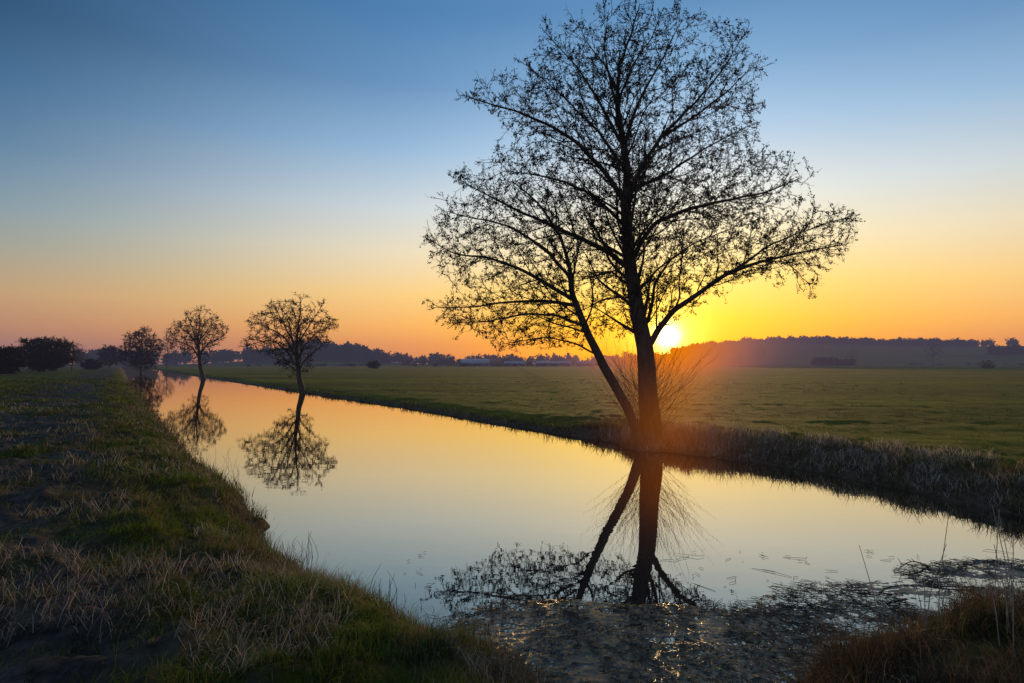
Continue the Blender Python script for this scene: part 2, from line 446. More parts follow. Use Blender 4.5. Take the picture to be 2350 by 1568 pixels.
seeds=[br([(1497,1050),(1493,960),(1486,880),(1480,790),(1460,705),(1443,600),(1438,500),(1440,400,.1),(1428,320,.1),(1416,240),(1420,160),(1448,80),(1468,12)],.29,.012,True),
 br([(1480,1040,-.12),(1442,940,-.2),(1402,870,-.3),(1365,800,-.4),(1335,735,-.5),(1314,680,-.5),(1308,615,-.6),(1285,540,-.7),(1240,470,-.9),(1180,420,-1)],.17,.015,True),
 br([(1316,690,-.5),(1262,655,-.5),(1190,615,-.6),(1120,590,-.7),(1050,588,-.8),(982,550,-.9)],.065,.008),
 br([(1322,700,-.5),(1255,690,-.3),(1170,692,0),(1090,705,.2),(990,706,.3)],.05,.008),
 br([(1340,748,-.5),(1280,725,-.7),(1200,722,-1.),(1120,738,-1.2),(1040,742,-1.2)],.045,.007),
 br([(1443,615,0),(1400,580,.2),(1340,550,.5),(1270,520,.8),(1200,490,1),(1120,450,1),(1038,404,1)],.085,.008),
 br([(1438,475),(1392,400,.1),(1332,335,0),(1270,292,-.2),(1190,258,-.3),(1058,218,-.3)],.08,.008),
 br([(1483,805),(1512,755,-.2),(1545,712,-.3),(1600,675,-.4),(1660,632,-.5),(1740,602,-.6),(1840,578,-.6),(1952,560,-.6)],.09,.008),
 br([(1475,780),(1495,705,.4),(1502,650,.8),(1535,600,1.2),(1600,555,1.7),(1690,520,2)],.055,.008),
 br([(1690,618,-.5),(1770,560,-.3),(1860,525,-.2),(1945,498,-.2)],.035,.007),
 br([(1740,602,-.6),(1800,600,-.9),(1840,630,-.9),(1848,658,-.9)],.02,.006),
 br([(1446,620),(1468,560,0),(1502,512,-.1),(1560,487,-.3),(1640,466,-.5),(1740,447,-.5),(1835,410,-.5)],.08,.008),
 br([(1438,470),(1470,385,.2),(1520,312,.4),(1590,240,.5),(1660,160,.4),(1705,80,.3)],.07,.008),
 br([(1520,312,.4),(1590,270,.2),(1670,210,.1),(1738,138,.1)],.04,.007),
 br([(1430,335),(1462,240,-.2),(1512,150,-.3),(1570,40,-.3)],.05,.007),
 br([(1426,330),(1382,245,.2),(1325,155,.2),(1250,74,.2)],.05,.007),
 br([(1439,520),(1350,440,-.6),(1260,405,-1.2),(1150,392,-1.3)],.06,.007),
 br([(1440,440),(1530,400,.7),(1620,340,1.2),(1732,282,1.2)],.055,.007),
 br([(1378,820,-.4),(1330,792,-.6),(1260,772,-.9),(1150,790,-1.1)],.03,.006),
 br([(1458,700),(1440,650,.6),(1400,620,1.4),(1350,640,2.2),(1280,650,2.6)],.045,.007),
 br([(1462,715),(1430,680,.5),(1380,690,1.),(1320,720,1.4),(1250,740,1.4)],.03,.006),
 br([(1441,580),(1440,510,-1.),(1425,440,-2),(1415,350,-2.7)],.06,.007),
 br([(1441,560),(1452,490,1.),(1462,410,2),(1470,310,2.8)],.06,.007),
 br([(1421,270),(1400,190,-.4),(1385,110,-.5),(1395,30,-.5)],.04,.007),
 br([(1436,390),(1370,300,.8),(1300,230,1.3),(1207,147,1.3)],.05,.007),
 br([(1420,230),(1450,150,.4),(1500,80,.6),(1520,22,.6)],.035,.007),
 br([(1420,210),(1390,150,.3),(1340,90,.5),(1330,57,.5)],.03,.007),
 br([(1311,640,-.6),(1250,570,-1.),(1170,520,-1.3),(1018,485,-1.3)],.05,.007)]
PO=outline(poly,YT)
zc=at(1400,790,YT)[2]
s2=secondaries(seeds,PO,zc,.28,.42,.6,2.4,8)
s3=secondaries(s2,PO,zc,.32,.5,.4,1.0,9)
rg=np.random.default_rng(5)
att=crown_attr(poly,YT,10500,.52,rg)
nodes,par,rmin,ns=grow(seeds+s2+s3,att,.13,.19,60,5)
print('alder nodes',len(nodes),ns,len(s2),len(s3))
finish_tree('alder_tree',nodes,par,rmin,ns,.0055,2.2,30000,.24,95000,.048,.0145,bark,catk,12,4,.5)

# trunk-base shoots (suckers)
T=Tubes();base=np.array(at(1492,960,YT))
for k in range(190):
    a0=random.uniform(0,2*math.pi);b=np.array([base[0]+.22*math.cos(a0)+random.uniform(-.45,.15),YT+.22*math.sin(a0),.3+random.random()*1.6])
    sp_=random.uniform(.2,2.2);L=random.uniform(.8,2.3);dd=np.array([math.cos(a0)*sp_,math.sin(a0)*sp_*.9,1.0]);dd/=np.linalg.norm(dd)
    pts=[b];p=b.copy();d=dd.copy()
    for q in range(8):
        d=d+np.array([random.gauss(0,.09),random.gauss(0,.09),.05]);d/=np.linalg.norm(d);p=p+d*L/8;pts.append(p.copy())
        if q>1 and random.random()<.8:
            sdv=d+np.array([random.gauss(0,.5),random.gauss(0,.5),.1]);sdv/=np.linalg.norm(sdv);l2=random.uniform(.2,.5)
            T.add([p,p+sdv*l2*.5,p+sdv*l2+np.array([0,0,.04])],[.0028,.0022,.0016],3)
    T.add(pts,np.linspace(.006,.0025,len(pts)),3)
T.obj('alder_sucker_shrub',bark)

# smaller alders along the far bank, traced crowns -------------------------------
def bank_tree(poly,trunk,limbs,base_py,Y,n,kill,step,seed,r0,rtip,twn,twl,con,cl):
    rg=np.random.default_rng(seed)
    def b(pts,ra,rb,root=False): return ([at(p[0],p[1],Y+(p[2] if len(p)>2 else 0)) for p in pts],ra,rb,root)
    sd=[b(trunk,r0,.02,True)]+[b(l,r0*.36,.014) for l in limbs]
    P=outline(poly,Y);zmin=P[:,1].min()+.3
    s2=secondaries(sd,P,zmin,.5,.45,.8,2.4,seed)
    A=crown_attr(poly,Y,n,.75,rg)
    nodes,par,rmin,ns=grow(sd+s2,A,step,kill,50,seed)
    finish_tree('alder_tree',nodes,par,rmin,ns,rtip,2.2,twn,twl,con,cl,cl*.3,bark,catk,8,seed,.3)
Y2=gp(690,903)[1]+.3;Y3=gp(462,872)[1]+.5
bank_tree([(552,795),(566,770),(590,755),(565,738),(600,712),(622,690),(655,690),(688,672),(722,688),(745,688),(742,718),(770,728),(772,752),(748,768),(755,790),(722,800),(716,850),(670,865),(650,845),(620,830),(600,805),(575,803)],
 [(698,915),(690,880),(685,845),(680,800),(684,750),(690,710),(690,680)],
 [[(683,845),(655,800,.3),(620,780,.5),(562,793,.5)],[(682,820),(650,770,-.6),(610,750,-1),(570,738,-1)],[(680,800),(650,740,.8),(625,697,1)],[(682,830),(700,790,-1),(725,765,-1.5),(768,742,-1.5)],[(682,790),(712,745,.8),(742,697,1)],[(681,810),(690,770,2),(700,730,3)],[(681,810),(670,770,-2),(660,730,-3)],[(684,850),(705,820,.5),(745,790,.5)],[(684,855),(660,835,.5),(628,822,.5)]],
 903,Y2,1800,.34,.24,11,.24,.0125,4200,.42,6500,.10)
bank_tree([(378,780),(382,760),(408,752),(398,742),(425,735),(422,715),(450,700),(478,702),(486,722),(505,728),(500,745),(524,748),(518,768),(505,790),(480,803),(478,838),(440,838),(420,805),(395,797)],
 [(470,882),(462,850),(456,815),(455,775),(458,740),(460,706)],
 [[(457,820),(440,795,.5),(415,785,.5),(384,779,.5)],[(456,800),(435,765,-1),(402,745,-1)],[(456,790),(440,750,1),(428,720,1)],[(457,815),(475,790,-1),(500,780,-1),(518,765,-1)],[(456,785),(478,755,1),(500,732,1)],[(456,795),(462,765,2.5),(470,735,3)],[(456,795),(452,765,-2.5),(450,735,-3)]],
 872,Y3,1500,.46,.34,12,.32,.020,3000,.6,4500,.15)
def small_tree(name,cx,base_py,top_py,wpx,Y,n,kill,step,seed,r0,rtip,cl,lowfrac=.28,twn=5000,con=15000,lean=0,df=.85,cw=.3):
    rg=np.random.default_rng(seed)
    X,_,zt=at(cx,top_py,Y);zb=ground_z(np.array([X]),np.array([Y]))[0]-.1
    Ht=zt-zb;W=wpx/F*Y/2
    k=18;pl=[]
    for q in range(k):
        t=2*math.pi*q/k
        sx=math.sin(t);sz=-math.cos(t)
        rr=1+.5*(rg.random()-.5)
        w=W*(1.0 if sz<.2 else .95)
        pl.append((X+sx*w*rr,zb+Ht*(lowfrac+(1-lowfrac)*(.5+.5*sz*min(rr,1.03)))))
    P=np.array(pl)
    A=[]
    while len(A)<n:
        x=rg.uniform(X-W*1.3,X+W*1.3);z=rg.uniform(zb,zb+Ht*1.02)
        if not inside(np.array([x]),np.array([z]),P)[0]: continue
        zc=zb+Ht*(lowfrac+(1-lowfrac)*.5);tz=(z-zc)/(Ht*(1-lowfrac)*.5)
        dm=W*df*math.sqrt(max(0,1-min(1,((x-X)/(W*1.05))**2)))*math.sqrt(max(.02,1-min(1,tz*tz)))
        A.append((x,Y+rg.uniform(-1,1)*dm,z))
    A=np.array(A)
    sd=[([(X-lean,Y,zb-.2),(X-lean*.4,Y,zb+Ht*.2),(X,Y+.1,zb+Ht*.42),(X+.1,Y,zb+Ht*.65),(X,Y,zb+Ht*.9)],r0,.02,True)]
    nb=9
    for q in range(nb):
        a0=q*2.4+seed;h0=lowfrac*.75+(.55*q/nb);l=W*(.85-.4*q/nb)
        bx=X-lean*max(0,.4-h0)
        sd.append(([(bx,Y,zb+Ht*h0),(X+math.cos(a0)*l*.5,Y+math.sin(a0)*l*.5*df,zb+Ht*(h0+.12)),(X+math.cos(a0)*l,Y+math.sin(a0)*l*df,zb+Ht*(h0+.2))],r0*.4,.015,False))
    nodes,par,rmin,ns=grow(sd,A,step,kill,60,seed)
    return finish_tree(name,nodes,par,rmin,ns,rtip,2.3,twn,cl*4,con,cl,cl*cw,bark,catk,8,seed,.2)
small_tree('alder_tree',326,845,755,84,158,1500,.55,.42,13,.3,.03,.24,.12,4200,8000)
small_tree('alder_tree',254,838,796,42,262,900,.7,.5,14,.35,.05,.4,.1,3500,8000)
small_tree('alder_tree',385,838,778,34,300,350,.9,.6,15,.3,.04,.3,.25,1500,0)
small_tree('hawthorn_bush',105,845,774,112,118,2200,.5,.35,16,.2,.028,.24,.04,8000,16000)
small_tree('hawthorn_bush',168,845,788,46,150,500,.6,.4,17,.2,.025,.2,.2,2000,500)
small_tree('hawthorn_bush',8,850,796,80,92,1300,.45,.3,18,.15,.022,.2,.02,6000,16000)
small_tree('hawthorn_bush',212,842,826,40,170,500,.5,.35,19,.1,.03,.2,.02,3000,7000)
small_tree('hawthorn_bush',2265,840,828,30,230,260,.6,.4,20,.1,.02,.16,.02,1300,1500)
small_tree('hawthorn_bush',858,838,830,26,260,300,.6,.4,21,.1,.03,.25,.02,1500,4000)
small_tree('ash_tree',2140,838,787,44,520,300,1.6,.9,22,.35,.05,.4,.2,900,0)
small_tree('ash_tree',1740,838,790,34,620,260,1.8,1.,23,.35,.06,.4,.2,800,0)
small_tree('ash_tree',1955,838,800,26,600,200,1.8,1.,25,.35,.06,.4,.15,700,0)

# ------------------------------------------------------------ distant woodland
V=[];Tn=[];cnt=0
def wood(n,pxa,pxb,ra,rb,ha,hb,seed,gap=0.0,wf=.6,hp=None,tri=46):
    global cnt
    rg=np.random.default_rng(seed)
    px=rg.uniform(pxa,pxb,n)
    if gap>0: px=px[fbm(px/28,px*0+seed,seed,3)>gap]
    n=len(px);r=rg.uniform(ra,rb,n);a_=np.arctan2(px-CX,F)
    x=np.sin(a_)*r;y=np.cos(a_)*r;z=ground_z(x,y)
    h=rg.uniform(ha,hb,n)*(.8+.4*vnoise(px/15,px*0,seed))
    if hp is not None: h*=np.interp(px,hp[0],hp[1])
    u=rg.normal(size=(n,tri,3));u/=np.linalg.norm(u,axis=2)[...,None];rr=rg.random((n,tri,1))**.4
    c=u*rr;conif=(rg.random((n,1))<.3)
    zz=c[...,2]*.5+.52
    tap=np.where(conif,1.15-zz,1.0)*wf
    C=np.stack([x[:,None]+c[...,0]*h[:,None]*.5*tap,y[:,None]+c[...,1]*h[:,None]*.5*tap,z[:,None]+zz*h[:,None]],-1).reshape(-1,3)
    s=np.repeat(h,tri)*.10
    tv=C[:,None,:]+rg.normal(size=(len(C),3,3))*s[:,None,None]
    V.append(tv.reshape(-1,3));Tn.append(np.arange(len(C)*3).reshape(-1,3)+cnt);cnt+=len(C)*3
wood(1900,1540,2235,1180,1420,9,14,1)
wood(240,2235,2700,1200,1400,8,14,2,.5)
wood(700,560,905,800,960,13,22,3,hp=([560,700,760,880,905],[.7,1.1,1.2,.8,.5]))
wood(260,180,600,800,1000,12,20,4,.35)
wood(420,880,1480,850,1100,9,17,5,.32)
wood(200,900,1500,620,760,5,9,6,.5)
wood(160,-400,200,500,800,8,14,7,.4)
wood(120,1860,1960,640,700,5,8,8)
wood(50,1640,1700,700,760,6,9,9)
wood(110,1400,1640,1000,1250,6,10,12,.4)
wood(60,2270,2345,900,1000,7,11,13,.3)
wood(150,2360,3300,500,1100,8,15,14,.4)
wood(200,560,1100,420,520,1.5,3,15,.45,1.6)
wood(120,1060,1400,440,480,1.5,3.2,17,.35,1.8)
wood(300,1640,2350,660,720,1,2.4,16,.5,2.5)
mesh_obj('distant_woodland',np.concatenate(V),None,np.concatenate(Tn),woodland)
# ------------------------------------------------------------ farm buildings
def building(name,px,r,w,d,h,rh,rm,yaw=0.0,nwin=4):
    a_=math.atan2(px-CX,F);x=math.sin(a_)*r;y=math.cos(a_)*r;z=float(ground_z(np.array([x]),np.array([y]))[0])
    e=bpy.data.objects.new(name,None);sc.collection.objects.link(e);e.location=(x,y,z);e.rotation_euler=(0,0,yaw)
    hw=w/2;hd=d/2
    v=[(-hw,-hd,0),(hw,-hd,0),(hw,hd,0),(-hw,hd,0),(-hw,-hd,h),(hw,-hd,h),(hw,hd,h),(-hw,hd,h),(-hw,0,h+rh-.1),(hw,0,h+rh-.1)]
    mesh_obj('walls',v,[(0,1,5,4),(2,3,7,6),(1,2,6,5),(3,0,4,7)],[(5,6,9),(7,4,8)],wallm,parent=e)
    o=.6
    v=[(-hw-o,-hd-o,h-.15),(hw+o,-hd-o,h-.15),(hw+o,0,h+rh+.05),(-hw-o,0,h+rh+.05),(-hw-o,hd+o,h-.15),(hw+o,hd+o,h-.15)]
    v+=[(a,b,c+.25) for a,b,c in v]
    mesh_obj('roof',v,[(0,1,2,3),(3,2,5,4),(6,7,8,9),(9,8,11,10),(0,1,7,6),(4,5,11,10)],[(0,3,9),(0,9,6),(3,4,10),(3,10,9),(1,2,8),(1,8,7),(2,5,11),(2,11,8)],rm,parent=e)
    vs=[];q=[]
    for i in range(nwin):
        cxw=-hw+w*(i+.5)/nwin;ww=w/nwin*.2;z0,z1=(0.0,h*.8) if i==nwin//2 else (h*.35,h*.75)
        k=len(vs);yy=-hd-.04
        vs+=[(cxw-ww,yy,z0),(cxw+ww,yy,z0),(cxw+ww,yy,z1),(cxw-ww,yy,z1)];q.append((k,k+1,k+2,k+3))
    mesh_obj('windows_and_door',vs,q,None,glassm,parent=e)
building('farmhouse',1090,500,24,11,2.8,3.4,roofm,.15,5)
building('barn',1182,510,18,9,2.4,1.8,roofm,-.1,3)
building('barn',1268,500,30,10,2.4,1.8,roofm,.05,6)
building('barn',1342,520,15,9,2.4,2.0,roofm,.1,3)
building('farmhouse',1135,560,12,8,3.0,3.4,roofd,.4,3)

# ------------------------------------------------------------ grass
def blades(name,x,y,z,az,lean,L,W,col,mat,flat=False,root=.5):
    n=len(x);B=np.stack([x,y,z],-1)
    dx=np.cos(az);dy=np.sin(az)
    fa_=rng.uniform(0,math.pi,n);wx=np.cos(fa_);wy=np.sin(fa_)
    Wv=np.stack([wx,wy,np.zeros(n)],-1)*W[:,None]*.5
    h1=np.stack([dx*np.sin(lean*.5),dy*np.sin(lean*.5),np.cos(lean*.5)],-1)*L[:,None]*.5
    h2=h1+np.stack([dx*np.sin(lean*1.4),dy*np.sin(lean*1.4),np.cos(lean*1.4)],-1)*L[:,None]*.5
    v=np.stack([B-Wv,B+Wv,B+h1+Wv*.8,B+h1-Wv*.8,B+h2],1).reshape(-1,3)
    b=np.arange(n)*5
    q=np.stack([b,b+1,b+2,b+3],-1);t=np.stack([b+3,b+2,b+4],-1)
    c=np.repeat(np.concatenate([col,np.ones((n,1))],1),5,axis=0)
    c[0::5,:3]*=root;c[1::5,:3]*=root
    return mesh_obj(name,v,q,t,mat,False,c)
def polar(n,r0,r1,a0=-60,a1=60):
    r=np.exp(rng.uniform(math.log(r0),math.log(r1),n));a_=np.radians(rng.uniform(a0,a1,n))
    return np.sin(a_)*r,np.cos(a_)*r,r
x,y,r=polar(100000,1.6,75)
z,d,near=ground_z(x,y,True)
k=(d>.03);x,y,z,d,near,r=[q[k] for q in (x,y,z,d,near,r)]
pth=path_mask(x,y,d,near)
cl=fbm(x*3.2,y*3.2,41,4)
dens=np.clip((cl-.42)*11,.03,1)+.3*(d<.8)
dens=np.where(near,dens,np.where(d<bank_w(x)*1.4,np.clip(dens,.4,1),np.clip(dens,.3,1)*np.clip(.45-r/120,.1,1)))
k=(rng.random(len(x))>pth*.85)&(rng.random(len(x))<dens)
x,y,z,d,near,r,cl=[q[k] for q in (x,y,z,d,near,r,cl)]
nb=10
n=len(x);rep=lambda q:np.repeat(q,nb)
sp0=.03
X=rep(x)+rng.normal(size=n*nb)*sp0*(1+rep(r)*.12);Yy=rep(y)+rng.normal(size=n*nb)*sp0*(1+rep(r)*.12)
R_=rep(r);D_=rep(d);Ne=rep(near)
Z=rep(z)-.015
dryn=sstep((fbm(X*.55,Yy*.55,51,3)-.46)*7)
edge=np.where(Ne,1-sstep((D_-.1)/.6),1-sstep((D_-.35*bank_w(X))/bank_w(X)))
mound=(X>1.8)&(Yy<8)&Ne
pd=np.clip(.06+.45*dryn*(Ne)+.7*edge+mound*.7,0,1)
isdry=rng.random(len(X))<pd
tall=rng.random(n)
tuft=rep(.7+.9*np.clip((cl-.45)*5,0,1))
L=(.028+.05*rng.random(len(X)))*(1+1.2*rep(tall)**4)*(1+1.6*edge*rng.random(len(X))+mound*1.3)*(1+R_*.016)*tuft
L*=np.where(Ne,1,.4+1.1*edge)
L=np.minimum(L,.5)
W=np.maximum(.0038,R_*.0008)*rng.uniform(.7,1.3,len(X))
v_=rng.random((len(X),1))
g0=np.array([.035,.062,.008]);g1_=np.array([.10,.145,.018]);d0=np.array([.07,.052,.03]);d1=np.array([.26,.20,.12])
patch=fbm(X*1.6,Yy*1.6,91,3)[:,None]
col=np.where(isdry[:,None],d0+(d1-d0)*v_**1.7,(g0+(g1_-g0)*v_)*(.25+1.5*patch))
col*=np.where(mound[:,None],.30+.5*patch,1)
col*=np.where(Ne[:,None],np.array([1,1,1.]),np.array([1.25,1.1,.9]))
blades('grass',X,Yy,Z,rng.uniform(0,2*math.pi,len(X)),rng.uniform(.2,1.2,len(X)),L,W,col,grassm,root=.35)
print('blades',len(X))
x,y,r=polar(90000,1.6,30,-60,60)
z,d,near=ground_z(x,y,True)
pt=fbm(x*1.3,y*1.3,61,4)
k=(d>0.02)&((pt>.55))&near
x,y,z,d,r,near=[q[k] for q in (x,y,z,d,r,near)]
# dry reeds lying along the far bank to the right of the alder
fx=rng.uniform(3.0,13,60000);fy=rng.uniform(6,20,60000);fz,fd,fn=ground_z(fx,fy,True)
k=(~fn)&(fd>.02)&(fd<2.5)&(fbm(fx*1.8,fy*1.8,63,3)>.40);fx,fy,fz=fx[k][:14000],fy[k][:14000],fz[k][:14000]
nn=len(x);x=np.concatenate([x,fx]);y=np.concatenate([y,fy]);z=np.concatenate([z,fz]);r=np.hypot(x,y)
n=len(x);v_=rng.random((n,1));isf=np.arange(n)>=nn
col=np.array([.12,.095,.065])+(np.array([.48,.42,.33])-np.array([.12,.095,.065]))*v_**1.9
col=np.where(isf[:,None],col*1.25,col)
blades('straw_litter',x,y,z+.018,rng.uniform(0,2*math.pi,n),np.where(isf,rng.uniform(.4,1.15,n),rng.uniform(.85,1.2,n)),rng.uniform(.06,.26,n)*np.where(isf,1.2,1),np.maximum(.0028,r*.0007),col,grassm,root=.9)
print('straw',n,len(fx))
x=[];y=[]
for (cx,cy,s,c) in [(gp(1560,1010,.3)[0],gp(1560,1010,.3)[1],.45,900),(gp(1440,1010,.2)[0],gp(1440,1010,.2)[1],.3,350),(gp(1640,1020,.3)[0],gp(1640,1020,.3)[1],.5,500),(gp(1500,1015,.2)[0],gp(1500,1015,.2)[1],.35,300)]:
    x.append(rng.normal(cx,s,c));y.append(rng.normal(cy,s*.6,c))
x=np.concatenate(x);y=np.concatenate(y);z,d,near=ground_z(x,y,True);k=d>.02;x,y,z=x[k],y[k],z[k];n=len(x)
col=np.array([.16,.12,.08])+np.array([.28,.22,.15])*rng.random((n,1))
blades('dry_tussock_grass',x,y,z-.02,rng.uniform(0,2*math.pi,n),rng.uniform(.1,.9,n),rng.uniform(.25,.6,n),np.full(n,.013),col,grassm)

# ------------------------------------------------------------ floating debris
DP=np.array([gp(*p) for p in [(940,1450),(1060,1405),(1170,1368),(1400,1376),(1690,1388),(1830,1338),(2030,1335),(2060,1300),(2200,1285),(2350,1285),(2700,1300)]]+[(9,4),(6,3),(2,3.2),(0,3.6)])
gx=np.arange(-1.6,8.6,.018);gy=np.arange(3.4,8.6,.018);MX,MY=np.meshgrid(gx,gy);mx=MX.ravel();my=MY.ravel()
ins=inside(mx,my,DP);dd=pl_dist(mx,my,np.concatenate([DP,DP[:1]]));sd=np.where(ins,dd,-dd)
right=sstep((mx-2.3)/1.0);left=1-sstep((mx+.1)/.6)
sd=sd+(fbm(mx*1.8,my*1.8,71,4)-.5)*(.2+.5*right+.5*left)
cov=sstep(sd/.12+.2)
base=.004*(1-right)*(1-left)-.0005
zz=base+.011*(fbm(mx*2.2,my*3.5,72,4)-.5)*(1.+.8*right+.6*left)+.016*(fbm(mx*13,my*26,73,4)-.5)+.009*(vnoise(mx*34,my*50,74)-.5)
zz=zz*cov-.03*(1-cov)+.001
n0,n1=len(gy),len(gx)
ii=np.arange(n0-1)[:,None]*n1;jj=np.arange(n1-1)[None]
q=np.stack([ii+jj,ii+jj+1,ii+n1+jj+1,ii+n1+jj],-1).reshape(-1,4)
zk=zz[q].max(1)>-.012;q=q[zk]
m,nt,out=new_mat('wet_algae_mud')
b=nt.nodes.new('ShaderNodeBsdfPrincipled')
nt.links.new(ramp(nt,noise(nt,12,5,.7),[(.3,(.022,.017,.010)),(.7,(.11,.085,.05))]),b.inputs['Base Color'])
nt.links.new(ramp(nt,noise(nt,6,4,.6),[(.35,(.18,.18,.18)),(.65,(.5,.5,.5))]),b.inputs['Roughness']);b.inputs['Specular IOR Level'].default_value=.6
bp=nt.nodes.new('ShaderNodeBump');bp.inputs['Strength'].default_value=.8;bp.inputs['Distance'].default_value=.008
nt.links.new(noise(nt,55,5,.7),bp.inputs['Height']);nt.links.new(bp.outputs[0],b.inputs['Normal'])
nt.links.new(b.outputs[0],out.inputs[0])
mesh_obj('floating_algae_mat',np.stack([mx,my,zz],-1),q,None,m,True)
T=Tubes()
N=6500;px_=rng.uniform(-1.4,8,N*3);py_=rng.uniform(3.8,8,N*3)
dsh,_=shore(px_,py_);s2_=inside(px_,py_,DP);k=(dsh<.1)&(s2_|(rng.random(N*3)<.02))&(fbm(px_*2,py_*2,75)>.42);px_=px_[k][:N];py_=py_[k][:N]
for a_,b_ in zip(px_,py_):
    t=random.uniform(0,math.pi);l=random.choice([.03,.05,.07,.1,.2])*random.uniform(.6,1.2)*(1.6 if a_>2.2 else 1);c,s_=math.cos(t),math.sin(t)
    z0=random.uniform(.004,.016);k1=random.gauss(0,.12)*l
    T.add([(a_-c*l/2,b_-s_*l/2,z0),(a_+k1,b_-k1,z0+random.uniform(0,.012)),(a_+c*l/2,b_+s_*l/2,z0+random.uniform(-.01,.01))],[.002,.003,.0018],3)
T.obj('floating_twigs',bark)
T=Tubes()
def branch(px,py,dirx,diry,L,r,up=.3):
    x0,y0=gp(px,py);p=np.array([x0,y0,-.02]);d=np.array([dirx,diry,up]);d/=np.linalg.norm(d);pts=[p.copy()]
    for q in range(9):
        d=d+np.array([random.gauss(0,.16),random.gauss(0,.16),random.gauss(-.05,.1)]);d/=np.linalg.norm(d);p=p+d*L/9;p[2]=max(p[2],-.01);pts.append(p.copy())
        if q>1 and random.random()<.7:
            s=d+np.array([random.gauss(0,.7),random.gauss(0,.7),random.gauss(.1,.2)]);s/=np.linalg.norm(s);l=random.uniform(.1,.3)*L*.6
            T.add([p,p+s*l*.5,p+s*l+np.array([0,0,random.gauss(0,.03)])],[r*.5,r*.4,r*.25],4)
    T.add(pts,np.linspace(r,r*.35,len(pts)),5)
branch(2140,1300,-.9,.3,.6,.010,.35);branch(2160,1320,.8,.2,.8,.010,.1);branch(2050,1325,.9,-.1,.9,.009,.03)
branch(1900,1360,.9,.1,.8,.008,.03);branch(2200,1180,-.5,-.2,.4,.008,.05);branch(850,1365,.8,-.1,.4,.005,.1);branch(2180,1340,.9,.1,.9,.01,.05);branch(1750,1345,.8,-.3,.3,.005,.1)
branch(2000,1390,.9,.1,.9,.008,.03);branch(1850,1420,.9,.3,.9,.008,.03);branch(2000,1360,.9,.15,.9,.010,.03);branch(2100,1345,.9,-.15,.9,.012,.03)
T.obj('fallen_branches',bark)
T=Tubes()
def stalk(x,y,z,h,r,lean):
    a0=random.uniform(0,6.28);c,s_=math.cos(a0)*lean*h,math.sin(a0)*lean*h
    T.add([(x,y,z),(x+c*.3,y+s_*.3,z+h*.5),(x+c,y+s_,z+h)],[r,r*.85,r*.5],4)
for (px,py,nn,hh,sp_) in [(700,1278,7,.3,.12),(712,1282,4,.35,.05),(868,1360,8,.3,.14),(900,1385,9,.15,.2),(480,1058,10,.35,.5),(540,1085,5,.4,.2),(650,1260,6,.12,.2),(980,1420,8,.1,.2),(800,1360,8,.1,.2),(1000,1450,8,.15,.25)]:
    bx,by=gp(px,py)
    for k in range(nn): stalk(bx+random.gauss(0,sp_),by+random.gauss(0,sp_),-.03,hh*random.uniform(.5,1.2),.0035,random.uniform(0,.5))
for k in range(34):
    X0=random.uniform(3.2,5.4);Y0=random.uniform(3.7,5.2)
    z0=float(ground_z(np.array([X0]),np.array([Y0]))[0]);stalk(X0,Y0,z0-.03,random.uniform(.35,1.0),.0042,random.uniform(0,.22))
strawm=simple_mat('reed_stalk',(.2,.165,.12),(.42,.36,.27),10,.8)
T.obj('reed_stalks',strawm)

# ------------------------------------------------------------ sky world
w=bpy.data.worlds.new('World');sc.world=w;w.use_nodes=True;nt=w.node_tree;nt.nodes.clear();N=nt.nodes;Lk=nt.links
out=N.new('ShaderNodeOutputWorld')
tc=N.new('ShaderNodeTexCoord');nm=N.new('ShaderNodeVectorMath');nm.operation='NORMALIZE';Lk.new(tc.outputs['Generated'],nm.inputs[0])
sx=N.new('ShaderNodeSeparateXYZ');Lk.new(nm.outputs[0],sx.inputs[0])
def M(op,a,b=None,c=None,clamp=False):
    n=N.new('ShaderNodeMath');n.operation=op;n.use_clamp=clamp
    for i,v in enumerate((a,b,c)):
        if v is None: continue
        if isinstance(v,(int,float)): n.inputs[i].default_value=v
        else: Lk.new(v,n.inputs[i])
    return n.outputs[0]
hor=M('SQRT',M('ADD',M('MULTIPLY',sx.outputs[0],sx.outputs[0]),M('MULTIPLY',sx.outputs[1],sx.outputs[1])))
cs=M('DIVIDE',M('ADD',M('MULTIPLY',sx.outputs[0],math.sin(SUN_AZ)),M('MULTIPLY',sx.outputs[1],math.cos(SUN_AZ))),M('MAXIMUM',hor,1e-4))
azd=M('DEGREES',M('ARCCOSINE',M('MAXIMUM',M('MINIMUM',cs,1.0),-1.0)))
pos=sx.outputs[2]
def skyramp(st):
    r=N.new('ShaderNodeValToRGB');e=r.color_ramp.elements
    while len(e)<len(st): e.new(.5)
    for i,(p,c) in enumerate(st): e[i].position=p;e[i].color=lin(c)
    Lk.new(pos,r.inputs[0]);return r.outputs[0]
ZEN=[(.7,(70,118,170)),(1,(110,150,195))]
nearR=skyramp([(0,(245,140,20)),(.033,(250,158,18)),(.077,(255,196,40)),(.135,(255,221,118)),(.206,(253,238,192)),(.274,(234,238,232)),(.37,(178,208,236)),(.45,(132,176,216)),(.53,(92,142,190))]+ZEN)
midR=skyramp([(0,(200,128,98)),(.034,(222,146,96)),(.064,(244,174,98)),(.12,(250,206,132)),(.19,(238,222,190)),(.26,(208,218,222)),(.35,(152,188,220)),(.44,(104,149,194)),(.53,(76,128,178))]+ZEN)
farR=skyramp([(0,(134,106,116)),(.026,(146,113,117)),(.048,(172,127,112)),(.095,(184,152,120)),(.15,(150,154,146)),(.205,(114,145,162)),(.28,(72,116,153)),(.36,(45,93,135)),(.43,(28,71,108)),(.6,(30,72,112)),(.7,(55,100,150)),(1,(110,150,195))])
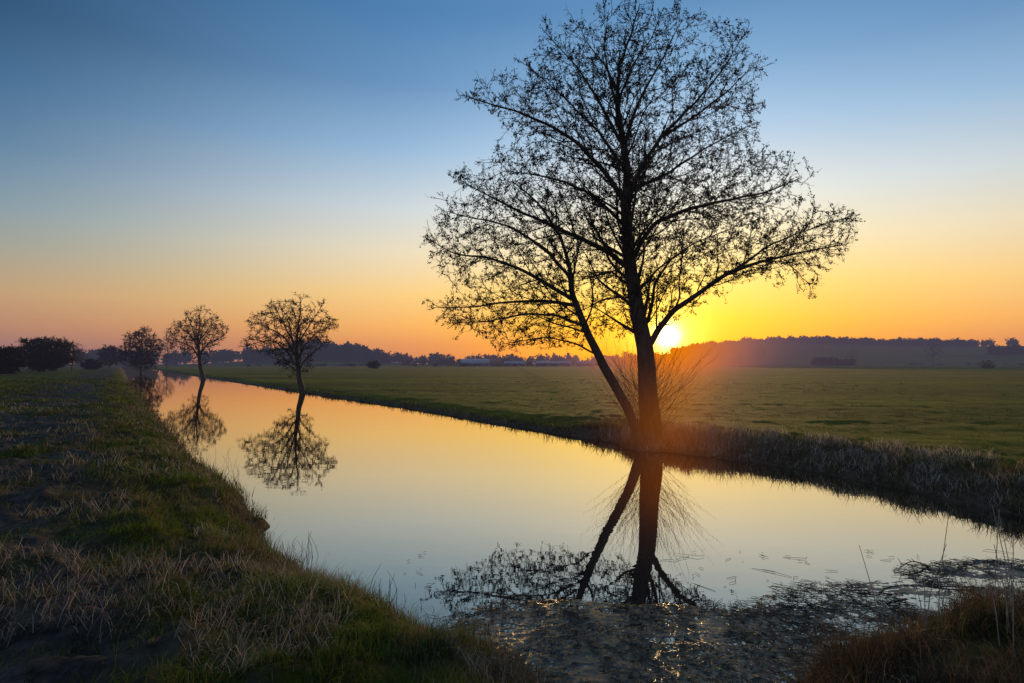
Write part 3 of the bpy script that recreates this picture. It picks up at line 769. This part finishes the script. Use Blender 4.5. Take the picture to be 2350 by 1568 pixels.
backR=skyramp([(0,(125,120,140)),(.1,(165,145,155)),(.25,(150,155,180)),(.5,(125,152,190)),(.7,(112,148,190)),(1,(110,150,195))])  # unseen sky behind the camera, brightened to light the foreground
def mix(f,a,b):
    n=N.new('ShaderNodeMix');n.data_type='RGBA'
    Lk.new(f,n.inputs[0]);Lk.new(a,n.inputs[6]);Lk.new(b,n.inputs[7]);return n.outputs[2]
def mr(v,a,b,sm=False):
    n=N.new('ShaderNodeMapRange');n.interpolation_type='SMOOTHSTEP' if sm else 'LINEAR';n.inputs[1].default_value=a;n.inputs[2].default_value=b;Lk.new(v,n.inputs[0]);return n.outputs[0]
c1=mix(mr(azd,1,30,True),nearR,midR);c2=mix(mr(azd,20,68,True),c1,farR);c2=mix(mr(azd,72,120,True),c2,backR)
dt=N.new('ShaderNodeVectorMath');dt.operation='DOT_PRODUCT';Lk.new(nm.outputs[0],dt.inputs[0]);dt.inputs[1].default_value=tuple(sun_dir)
sd=M('MAXIMUM',dt.outputs['Value'],0.0)
def glow(p,s,c):
    g=M('MULTIPLY',M('POWER',sd,p),s);n=N.new('ShaderNodeVectorMath');n.operation='SCALE';n.inputs[0].default_value=c;Lk.new(g,n.inputs['Scale']);return n.outputs[0]
def vadd(a,b):
    n=N.new('ShaderNodeVectorMath');n.operation='ADD';Lk.new(a,n.inputs[0]);Lk.new(b,n.inputs[1]);return n.outputs[0]
disc=M('MULTIPLY',M('GREATER_THAN',dt.outputs['Value'],math.cos(math.radians(.45))),12.0)
n=N.new('ShaderNodeVectorMath');n.operation='SCALE';n.inputs[0].default_value=(1,.9,.6);Lk.new(disc,n.inputs['Scale'])
tot=vadd(vadd(vadd(c2,glow(60,.28,(1,.62,.02))),glow(800,1.1,(1,.76,.16))),vadd(glow(7000,5.0,(1,.86,.5)),n.outputs[0]))
bg=N.new('ShaderNodeBackground');Lk.new(tot,bg.inputs[0]);bg.inputs[1].default_value=.97
sk=N.new('ShaderNodeTexSky');sk.sky_type='NISHITA';sk.sun_disc=False;sk.sun_elevation=SUN_EL;sk.sun_rotation=SUN_AZ;sk.air_density=1;sk.dust_density=1.5
bg2=N.new('ShaderNodeBackground');Lk.new(sk.outputs[0],bg2.inputs[0]);bg2.inputs[1].default_value=.012
ad=N.new('ShaderNodeAddShader');Lk.new(bg.outputs[0],ad.inputs[0]);Lk.new(bg2.outputs[0],ad.inputs[1]);Lk.new(ad.outputs[0],out.inputs[0])

sl=bpy.data.lights.new('sun','SUN');sl.energy=3.2;sl.color=(1,.6,.25);sl.angle=math.radians(.6)
so=bpy.data.objects.new('sun',sl);sc.collection.objects.link(so)
so.rotation_euler=Vector(tuple(sun_dir)).to_track_quat('Z','Y').to_euler()
cam=bpy.data.cameras.new('camera');cam.lens=20.0;cam.sensor_width=36;cam.clip_start=.05;cam.clip_end=12000
co=bpy.data.objects.new('camera',cam);sc.collection.objects.link(co);co.location=(0,0,H);co.rotation_euler=(math.pi/2+PITCH,0,0)
sc.camera=co
